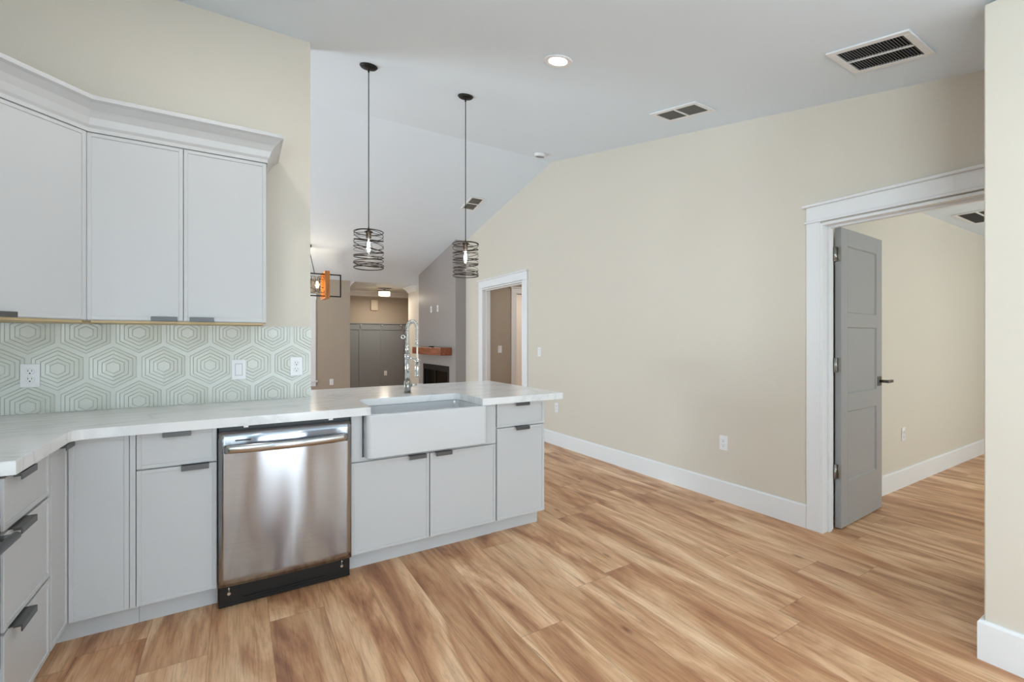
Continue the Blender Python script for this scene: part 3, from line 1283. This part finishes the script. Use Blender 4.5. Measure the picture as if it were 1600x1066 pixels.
g_ = [[None] * (nz + 1) for _ in range(nx + 1)]
for i in range(nx + 1):
    for j in range(nz + 1):
        u = i / nx
        x = .003 + u * (DWW - .006)
        z = zb + (zt_ - zb) * j / nz
        y = dwy(u)
        if z > .80:
            y += (z - .80) ** 2 * 3
        g_[i][j] = bm.verts.new((x, y, z))
for i in range(nx):
    for j in range(nz):
        q = bm.faces.new([g_[i][j], g_[i + 1][j], g_[i + 1][j + 1], g_[i][j + 1]])
        q.smooth = True
# sides of the door skin
for lst in ([g_[0][j] for j in range(nz + 1)], [g_[nx][j] for j in range(nz + 1)], [g_[i][0] for i in range(nx + 1)], [g_[i][nz] for i in range(nx + 1)]):
    bk = [bm.verts.new((v.co.x, .045, v.co.z)) for v in lst]
    for k in range(len(lst) - 1):
        bm.faces.new([lst[k], lst[k + 1], bk[k + 1], bk[k]])
obj('door', bm, 'steel', dw)
boxobj('tub', (.008, DWW - .008, .046, .62, .05, .86), 'black', dw)
bm = B()
add_box(bm, .004, DWW - .004, .05, .07, .846, .869)
obj('top_gap_strip', bm, 'black', dw)  # black strip filling the gap above the door
for x in (.115, .50):
    bm = B()
    add_box(bm, x - .012, x + .012, .03, .05, .855, .868, b=.002)
    obj('mounting_bracket', bm, 'nickel', dw)
# bowed handle
bm = B()
pr = []
for i in range(25):
    u = i / 24
    x = .028 + u * (DWW - .056)
    y = -.016 - .030 * (1 - (2 * u - 1) ** 2)
    pr.append((x, y))
add_sweep(bm, pr, [(-.006, .752), (-.002, .748), (.003, .750), (.006, .762), (.006, .776), (.002, .786), (-.004, .788), (-.006, .780)], 1)
for f_ in bm.faces:
    f_.smooth = len(f_.verts) == 4
add_box(bm, .024, .040, -.018, .012, .752, .786, b=.003)
add_box(bm, DWW - .040, DWW - .024, -.018, .012, .752, .786, b=.003)
obj('handle', bm, 'steelbar', dw)
bm = B()
add_box(bm, .070, .135, -.0005, .012, .800, .806, b=.0005)
obj('vent_slot', bm, 'black', dw)
bm = B()
add_box(bm, .003, DWW - .003, .052, .070, .004, .112, b=.003)
add_box(bm, .10, DWW - .12, .046, .052, .030, .036, b=.002)
add_box(bm, .003, DWW - .003, .048, .054, .004, .016, b=.002)
tp = obj('toe_panel', bm, 'black', dw)
for x in (.045, DWW - .045):
    bm = B()
    add_cyl(bm, (x, .052, .066), (x, .043, .066), .009, .007, seg=14)
    add_cyl(bm, (x, .048, .075), (x, .048, .098), .003, seg=8)
    add_cyl(bm, (x, .048, .088), (x, .048, .092), .006, seg=8)
    obj('levelling_screw', bm, 'chrome', tp)

# ---------------------------------------------------------------- range at the left edge
rg = thing('range', 'stainless range just peeking in at the lower left edge', 'range', (-.618, 1.176, 0), PI / 2)
RW = .764
bm = B()
add_box(bm, .002, RW, .012, .585, .09, .905, b=.003)
obj('body', bm, 'steelbar', rg)
boxobj('oven_door', (.008, RW - .006, -.018, .0115, .30, .735), 'ovenglass', rg, b=.004)
bm = B()
add_prism(bm, [(-.016, .75), (-.008, .905), (.0118, .905), (.0118, .75)], .004, RW - .002, 'X')
obj('control_panel', bm, 'steelbar', rg)
boxobj('warming_drawer', (.008, RW - .006, -.012, .0115, .10, .29), 'steelbar', rg, b=.003)
bm = B()
add_cyl(bm, (.05, -.062, .705), (RW - .05, -.062, .705), .012, seg=18)
add_cyl(bm, (.08, -.062, .705), (.08, -.018, .705), .009, seg=14)
add_cyl(bm, (RW - .06, -.062, .705), (RW - .06, -.018, .705), .009, seg=14)
obj('handle', bm, 'pull', rg)
for k in range(5):
    bm = B()
    x = .08 + k * .135
    add_cyl(bm, (x, -.010, .83), (x, -.040, .827), .021, .018, seg=20)
    obj('knob', bm, 'iron', rg)
bm = B()
add_box(bm, .004, RW - .002, .0, .582, .9055, .916, b=.002)
for k in range(3):
    xo = .03 + k * .24
    for q in range(4):
        add_box(bm, xo + q * .066, xo + q * .066 + .01, .05, .55, .930, .942)
    for y in (.05, .29, .54):
        add_box(bm, xo, xo + .21, y, y + .01, .916, .942)
obj('cooktop_grate', bm, 'iron', rg)
boxobj('kick_panel', (.01, RW - .01, .03, .58, .0, .0895), 'black', rg)

# ---------------------------------------------------------------- outlets and switches


def plate(bm, w_=.070, h=.115):
    add_box(bm, -w_ / 2, w_ / 2, -.0055, -.0003, -h / 2, h / 2, b=.0018, seg=2)


def outlet(label, loc, rz, group='duplex outlets'):
    t = thing('wall_outlet', label, 'outlet', loc, rz, group)
    bm = B()
    plate(bm)
    obj('cover_plate', bm, 'plate', t)
    for s in (-1, 1):
        bm = B()
        add_lathe(bm, [(.0001, -.0056), (.0165, -.0056), (.0165, -.0074), (.0155, -.0078), (.0001, -.0078)], (0, 0, s * .0195), 20, axis='Y')
        r = obj('receptacle', bm, 'plate', t)
        bm = B()
        add_box(bm, -.0075, -.0055, -.0084, -.0078, s * .0195 + .001, s * .0195 + .009)
        add_box(bm, .0055, .0075, -.0084, -.0078, s * .0195 + .001, s * .0195 + .008)
        add_cyl(bm, (0, -.0078, s * .0195 - .008), (0, -.0084, s * .0195 - .008), .003, seg=10)
        obj('slots', bm, 'black', r)
    return t


def switch(label, loc, rz, group='rocker switches'):
    t = thing('light_switch', label, 'switch', loc, rz, group)
    bm = B()
    plate(bm, .072, .116)
    obj('cover_plate', bm, 'plate', t)
    bm = B()
    add_prism(bm, [(-.0056, -.033), (-.010, -.033), (-.0065, .033), (-.0056, .033)], -.0165, .0165, 'X')
    obj('rocker', bm, 'plate', t)
    bm = B()
    add_box(bm, -.0185, .0185, -.0062, -.0054, -.035, .035)
    obj('rocker_outline', bm, 'slat', t)  # grey outline put in for the dark gap round the rocker
    return t


TY = BY - .0068
outlet('white duplex outlet at the left end of the hexagon tile backsplash', (-.872, TY, 1.103), 0)
outlet('white duplex outlet at the right end of the hexagon tile backsplash', (.317, TY, 1.113), 0)
switch('white rocker switch on the hexagon tile between the two outlets', (.007, TY, 1.103), 0)
R90 = -PI / 2   # plate front turned towards -x
outlet('white outlet low on the long beige wall nearest the bedroom doorway', (XR, 2.199, .459), R90)
outlet('white outlet low on the beige wall just past the peninsula end', (XR, 4.40, .457), R90)
switch('white wall switch on the beige wall right of the far doorway', (XR, 4.765, 1.124), R90)
outlet('white outlet low on the bedroom wall behind the grey door', (4.97, 1.60, .455), 0)
outlet('pale outlet low on the taupe wall left of the grey panelling', (1.567, YF, .457), 0)
outlet('white outlet on the dark grey board-and-batten panelling', (3.131, 11.182, .455), 0)
switch('white switch on the hall wall seen through the far doorway', (3.714, 6.5, 1.121), 0)
for lab, y in (('left blank cable cover high on the grey chimney breast', 8.06), ('right blank cable cover high on the grey chimney breast', 7.74)):
    t = thing('cable_cover', lab, 'wall plate', (XB, y, 1.85), R90, 'cable covers on the chimney breast')
    bm = B()
    plate(bm, .072, .118)
    obj('cover_plate', bm, 'plate', t)
    bm = B()
    add_box(bm, -.015, .015, -.0085, -.0056, -.03, .03, b=.001)
    obj('insert', bm, 'bone', t)

# door chime and hooks
bm = B()
add_box(bm, -.085, .085, -.05, -.0005, -.13, .13, b=.012, seg=3)
t = obj('door_chime', bm, 'bone', loc=(2.855, 11.2, 2.125))
tag(t, 'ivory door chime box on the entry wall above the panelling', 'door chime')
bm = B()
for z in (-.05, -.02, .01, .04, .07):
    add_box(bm, -.06, .06, -.052, -.050, z, z + .006)
obj('grille', bm, 'cream', t)
for lab, x in (('left coat hook on the rail of the grey panelling', 2.53), ('middle coat hook on the rail of the grey panelling', 3.03), ('right coat hook on the rail of the grey panelling, beside the faucet', 3.50)):
    h = thing('coat_hook', lab, 'hook', (x, 11.166, 1.60), 0, 'coat hooks on the grey panelling')
    bm = B()
    add_box(bm, -.014, .014, -.006, -.0005, -.04, .04, b=.002)
    obj('backplate', bm, 'nickel', h)
    bm = B()
    add_tube(bm, [(0, -.006, .0), (0, -.035, .005), (0, -.055, .03)], .006)
    add_cyl(bm, (0, -.05, .028), (0, -.064, .042), .014, .011, seg=14)
    add_tube(bm, [(0, -.006, -.02), (0, -.03, -.035), (0, -.04, -.015)], .005)
    obj('peg', bm, 'plate', h)

# ---------------------------------------------------------------- fireplace
bm = B()
MX0 = 2.905
add_box(bm, MX0, XB - .0005, 7.10, 8.52, 1.012, 1.142, b=.006)
tag(obj('mantel_shelf', bm, 'mantel'), 'chunky reddish-brown wooden mantel beam on the grey chimney breast', 'mantel')
bm = B()
add_lathe(bm, [(.001, 0), (.045, 0), (.05, .006), (.048, .018), (.03, .022), (.001, .022)], (3.0, 7.75, 1.1425), 20)
tag(obj('black_puck', bm, 'black'), 'small black disc lying on the wooden mantel', 'disc')
fp = thing('fireplace_insert', 'black glass-door fireplace set in the grey chimney breast', 'fireplace', (XB, 0, 0))
bm = B()
y0, y1, z0, z1 = FB
for d in ((y0, y0 + .05, z0, z1), (y1 - .05, y1, z0, z1), (y0 + .05, y1 - .05, z0, z0 + .07), (y0 + .05, y1 - .05, z1 - .10, z1), ((y0 + y1) / 2 - .014, (y0 + y1) / 2 + .014, z0 + .07, z1 - .10)):
    add_box(bm, -.012, .02, d[0] + .001, d[1] - .001, d[2] + .001, d[3] - .001, b=.002)
obj('frame', bm, 'iron', fp)
for a, b_ in ((y0 + .05, (y0 + y1) / 2 - .014), ((y0 + y1) / 2 + .014, y1 - .05)):
    bm = B()
    add_box(bm, .002, .006, a, b_, z0 + .07, z1 - .10)
    obj('glass_door', bm, 'smoke', fp)
bm = B()
add_box(bm, .165, .185, y0 + .001, y1 - .001, z0 + .001, z1 - .001)
add_box(bm, .02, .165, y0 + .001, y0 + .02, z0 + .001, z1 - .001)
add_box(bm, .02, .165, y1 - .02, y1 - .001, z0 + .001, z1 - .001)
add_box(bm, .02, .165, y0 + .02, y1 - .02, z0 + .001, z0 + .02)
add_box(bm, .02, .165, y0 + .02, y1 - .02, z1 - .02, z1 - .001)
obj('firebox', bm, 'soot', fp)
bm = B()
for k, (yy, zz) in enumerate(((7.6, .19), (7.85, .19), (7.72, .25))):
    add_cyl(bm, (.10, yy - .2, zz), (.11, yy + .25, zz + .01), .035, seg=12)
obj('log', bm, 'mantel', fp)

# ---------------------------------------------------------------- ceiling fittings
ANG = math.atan(SL)


def vent(label, x, y, sx, sy, dividers, blade_axis, nb, fr, back='hole', group='ceiling vents', zc=None, ang=None):
    """a grille in the ceiling plane; local +z points up into the ceiling, frame hangs below"""
    zz = cz(y) if zc is None else zc
    a = (ANG if y < RY else -ANG) if ang is None else ang
    t = thing('ceiling_vent', label, 'vent', (x, y, zz), 0, group, rot=(a, 0, 0))
    hx_, hy_ = sx / 2, sy / 2
    bm = B()
    for d in ((-hx_, -hx_ + fr, -hy_, hy_), (hx_ - fr, hx_, -hy_, hy_), (-hx_ + fr, hx_ - fr, -hy_, -hy_ + fr), (-hx_ + fr, hx_ - fr, hy_ - fr, hy_)):
        add_box(bm, d[0], d[1], d[2], d[3], -.010, -.0008, b=.002)
    obj('frame', bm, 'trim', t)
    boxobj('backing', (-hx_ + fr, hx_ - fr, -hy_ + fr, hy_ - fr, -.0016, -.0008), back, t)
    if dividers == 'y':
        boxobj('divider', (-.006, .006, -hy_ + fr, hy_ - fr, -.0105, -.0018), 'trim', t)
    else:
        boxobj('divider', (-hx_ + fr, hx_ - fr, -.008, .008, -.0105, -.0018), 'trim', t)
    for k in range(nb):
        u = (k + .5) / nb
        bm = B()
        if blade_axis == 'x':
            c_ = -hy_ + fr + u * (sy - 2 * fr)
            w_ = .0028
            add_prism(bm, [(c_ - w_, -.009), (c_ - w_ + .0014, -.009), (c_ + w_, -.002), (c_ + w_ - .0014, -.002)], -hx_ + fr, hx_ - fr, 'X')
        else:
            c_ = -hx_ + fr + u * (sx - 2 * fr)
            w_ = .0045
            add_prism(bm, [(c_ - w_, -.009), (c_ - w_ + .0040, -.009), (c_ + w_, -.002), (c_ + w_ - .0014, -.002)], -hy_ + fr, hy_ - fr, 'Y')
        obj('blade', bm, 'nickel' if back == 'duct' else 'slat', t)
    return t


vent('large white-framed return grille on the ceiling nearest the right edge', 2.777, .988, .335, .35, 'y', 'x', 22, .034)
vent('small two-section supply vent on the near ceiling slope', 2.855, 2.24, .235, .42, 'x', 'y', 14, .035, 'duct')
vent('small two-section vent on the far ceiling slope behind the pendants', 2.845, 5.75, .22, .37, 'x', 'y', 14, .028, 'duct')
vent('dark vent in the bedroom ceiling beyond the doorway', 6.02, 1.32, .60, .32, 'x', 'y', 22, .03, zc=EV, ang=0)

bm = B()
add_lathe(bm, [(.001, -.0005), (.066, -.0005), (.066, -.018), (.058, -.034), (.030, -.038), (.001, -.038)], (0, 0, 0), 32)
t = obj('smoke_detector', bm, 'plate', loc=(2.976, 4.274, cz(4.274)), rot=(ANG, 0, 0))
tag(t, 'small white round smoke detector near the ceiling ridge', 'smoke detector')
bm = B()
add_lathe(bm, [(.045, -.0375), (.05, -.0365), (.05, -.0385), (.045, -.0385)], (0, 0, 0), 32)
obj('sensor_ring', bm, 'slat', t)


def downlight(label, x, y, power):
    z = cz(y)
    a = ANG if YN < y < RY else (0 if y <= YN else -ANG)
    t = thing('recessed_light', label, 'ceiling light', (x, y, z), 0, 'recessed ceiling lights', rot=(a, 0, 0))
    bm = B()
    add_lathe(bm, [(.058, -.0008), (.088, -.0008), (.090, -.004), (.084, -.007), (.066, -.008), (.058, -.004)], (0, 0, 0), 40)
    obj('trim_ring', bm, 'plate', t)
    bm = B()
    add_lathe(bm, [(.001, -.0012), (.0575, -.0012), (.0575, -.004), (.001, -.005)], (0, 0, 0), 40)
    obj('lens', bm, 'lens', t)
    d = bpy.data.lights.new('recessed_lamp', 'AREA')
    d.shape = 'DISK'
    d.size = .11
    d.energy = power
    d.color = (1, .965, .92)
    o = bpy.data.objects.new('recessed_lamp', d)
    COL.objects.link(o)
    o.parent = t
    o.location = (0, 0, -.010)
    return t


downlight('round recessed ceiling light glowing white', 1.681, 2.222, 2.6)
downlight('recessed ceiling light above the drawer cabinet', -.16, 2.15, 2.6)
downlight('added unseen recessed light above the middle of the kitchen', .1, .1, 1.5)  # out of view, added as kitchen fill
downlight('added unseen recessed light above the kitchen entrance', 1.4, .1, 1.2)  # another fill light added outside the view
downlight('added unseen recessed light near the back windows', .8, -1.7, 2.6)  # added behind the camera to brighten the kitchen

# pendants


def pendant(label, x, y, seed):
    rnd = random.Random(seed)
    zt = cz(y)
    t = thing('pendant_light', label, 'pendant light', (x, y, 1.78), 0, 'pendant lights over the peninsula')
    H = zt - 1.78
    bm = B()
    m4 = Matrix.Rotation(ANG, 4, 'X')
    tb = bmesh.new()
    add_lathe(tb, [(.001, -.0008), (.060, -.0008), (.061, -.006), (.052, -.016), (.030, -.023), (.001, -.025)], (0, 0, 0), 32)
    m4.translation = (0, 0, H)
    _merge(bm, tb, 0, m4)
    obj('canopy', bm, 'iron', t)
    bm = B()
    add_cyl(bm, (0, 0, .275), (0, 0, H - .018), .0032, seg=10)
    add_cyl(bm, (0, 0, H - .045), (0, 0, H - .018), .006, seg=10)
    obj('cord', bm, 'iron', t)
    bm = B()
    add_lathe(bm, [(.003, .300), (.005, .285), (.008, .272), (.022, .262), (.030, .258), (.030, .254), (.018, .252), (.018, .215), (.001, .215)], (0, 0, 0), 24)
    for k in range(3):
        a = 2 * PI * k / 3 + .4
        add_cyl(bm, (0, 0, .258), (.098 * math.cos(a), .098 * math.sin(a), .256), .002, seg=8)
    obj('socket', bm, 'bronze', t)
    bm = B()
    zs = [(.256, 0), (.235, .10), (.200, .12), (.168, -.10), (.135, .12), (.105, .10), (.080, -.14), (.052, .16), (.030, -.06), (.008, .03), (.004, 0)]
    for i, (z, tilt) in enumerate(zs):
        ph = rnd.uniform(0, 2 * PI)
        tl_ = tilt * rnd.uniform(1.3, 2.2)
        r0 = .1 + rnd.uniform(-.002, .002)
        n = 40
        ring = [(r0 * math.cos(2 * PI * k / n), r0 * math.sin(2 * PI * k / n), z + .018 * 0 + tl_ * r0 * math.sin(2 * PI * k / n + ph)) for k in range(n)]
        add_tube(bm, ring, .0033 if i % 2 == 0 else .0024, seg=6, closed=True)
    # one continuous helix ties the rings together
    n = 220
    add_tube(bm, [(.1 * math.cos(2 * PI * 5 * k / n), .1 * math.sin(2 * PI * 5 * k / n), .254 - .25 * k / n + .006 * math.sin(k * .17)) for k in range(n + 1)], .0015, seg=6)
    obj('wire_shade', bm, 'bronze', t)
    bm = B()
    add_lathe(bm, [(.012, .215), (.014, .20), (.024, .175), (.028, .15), (.024, .12), (.012, .10), (.001, .096)], (0, 0, 0), 24)
    bl = obj('bulb', bm, 'glass', t)
    bm = B()
    add_lathe(bm, [(.001, .205), (.006, .20), (.0105, .17), (.0115, .145), (.009, .122), (.001, .116)], (0, 0, 0), 16)
    obj('filament', bm, 'bulbw', bl)
    d = bpy.data.lights.new('pendant_lamp', 'POINT')
    d.energy = 5
    d.shadow_soft_size = .016
    d.color = (1, .9, .76)
    o = bpy.data.objects.new('pendant_lamp', d)
    COL.objects.link(o)
    o.parent = t
    o.location = (0, 0, .155)
    return t


pendant('black wire-cage pendant light hanging at the left over the sink', .788, 3.236, 3)
pendant('bronze wire-cage pendant light hanging at the right over the peninsula', 1.540, 3.241, 11)

# chandelier in the living room
ch = thing('chandelier', 'black rectangular frame chandelier with wood hoop, half hidden by the kitchen wall', 'chandelier', (.93, 7.8, 1.975))
bm = B()
fw, fh, r = .525, .37, .009
for d in ((-fw, fw, 0, .018), (-fw, fw, fh - .018, fh)):
    add_box(bm, d[0], d[1], -r, r, d[2], d[3])
for x in (-fw, fw - .018):
    add_box(bm, x, x + .018, -r, r, .018, fh - .018)
obj('frame', bm, 'iron', ch)
for s in (-1, 1):
    bm = B()
    x = s * .28
    q = .225
    for d in ((-q, -q + .02, -.04, fh + .02), (q - .02, q, -.04, fh + .02)):
        add_box(bm, x - .035, x + .035, d[0], d[1], d[2], d[3], b=.003)
    for d in ((-.04, -.02), (fh + 0, fh + .02)):
        add_box(bm, x - .035, x + .035, -q + .02, q - .02, d[0], d[1], b=.003)
    obj('wood_hoop', bm, 'honey', ch)
bm = B()
rnd = random.Random(5)
for k in range(9):
    x = -.24 + k * .06
    a = rnd.uniform(-.25, .25)
    ph = rnd.uniform(0, 6)
    add_tube(bm, [(x + a * .12 * math.sin(2 * PI * i / 28 + ph), .13 * math.cos(2 * PI * i / 28), .19 + .13 * math.sin(2 * PI * i / 28)) for i in range(28)], .004, seg=6, closed=True)
for k in range(6):
    a = PI * 2 * k / 6
    add_tube(bm, [(-.24 + .48 * i / 10, .13 * math.cos(a + .5 * math.sin(i * .8)), .19 + .13 * math.sin(a + .5 * math.sin(i * .8))) for i in range(11)], .004, seg=6)
obj('wire_cage', bm, 'bronze', ch)
for x in (-.16, 0, .16):
    bm = B()
    add_lathe(bm, [(.001, .24), (.012, .238), (.02, .2), (.028, .17), (.02, .14), (.001, .132)], (x, 0, 0), 16)
    obj('bulb', bm, 'bulb', ch)
bm = B()
H = cz(7.8) - 1.975
for x in (-.12, .12):
    add_cyl(bm, (x, 0, fh), (x * .3, 0, H - .03), .006, seg=10)
obj('rod', bm, 'iron', ch)
bm = B()
m4 = Matrix.Rotation(-ANG, 4, 'X')
m4.translation = (0, 0, H)
tb = bmesh.new()
add_lathe(tb, [(.001, -.001), (.075, -.001), (.076, -.02), (.06, -.035), (.001, -.04)], (0, 0, 0), 28)
_merge(bm, tb, 0, m4)
obj('canopy', bm, 'iron', ch)
d = bpy.data.lights.new('chandelier_lamp', 'POINT')
d.energy = 8
d.shadow_soft_size = .04
d.color = (1, .82, .58)
o = bpy.data.objects.new('chandelier_lamp', d)
COL.objects.link(o)
o.parent = ch
o.location = (.08, 0, .19)

# flush mount in the entry
fl = thing('flush_mount_light', 'round glowing flush-mount ceiling light in the entry', 'ceiling light', (2.86, 10.3, EV))
bm = B()
add_lathe(bm, [(.001, -.0005), (.06, -.0005), (.06, -.02), (.02, -.03), (.02, -.06), (.001, -.06)], (0, 0, 0), 28)
obj('canopy', bm, 'plate', fl)
bm = B()
add_lathe(bm, [(.001, -.065), (.126, -.065), (.126, -.165), (.10, -.175), (.001, -.178)], (0, 0, 0), 36)
obj('drum_glass', bm, 'drum', fl)
for z, rr in ((-.062, .142), (-.108, .134), (-.150, .138)):
    bm = B()
    add_lathe(bm, [(rr - .012, z), (rr, z), (rr, z - (.018 if z > -.07 else .008)), (rr - .012, z - (.018 if z > -.07 else .008)), (rr - .012, z)], (0, 0, 0), 36)
    obj('band', bm, 'bronze' if z > -.07 else 'honey', fl)
d = bpy.data.lights.new('flush_lamp', 'AREA')
d.shape = 'DISK'
d.size = .22
d.energy = 12
d.color = (1, .88, .72)
o = bpy.data.objects.new('flush_lamp', d)
COL.objects.link(o)
o.parent = fl
o.location = (0, 0, -.182)
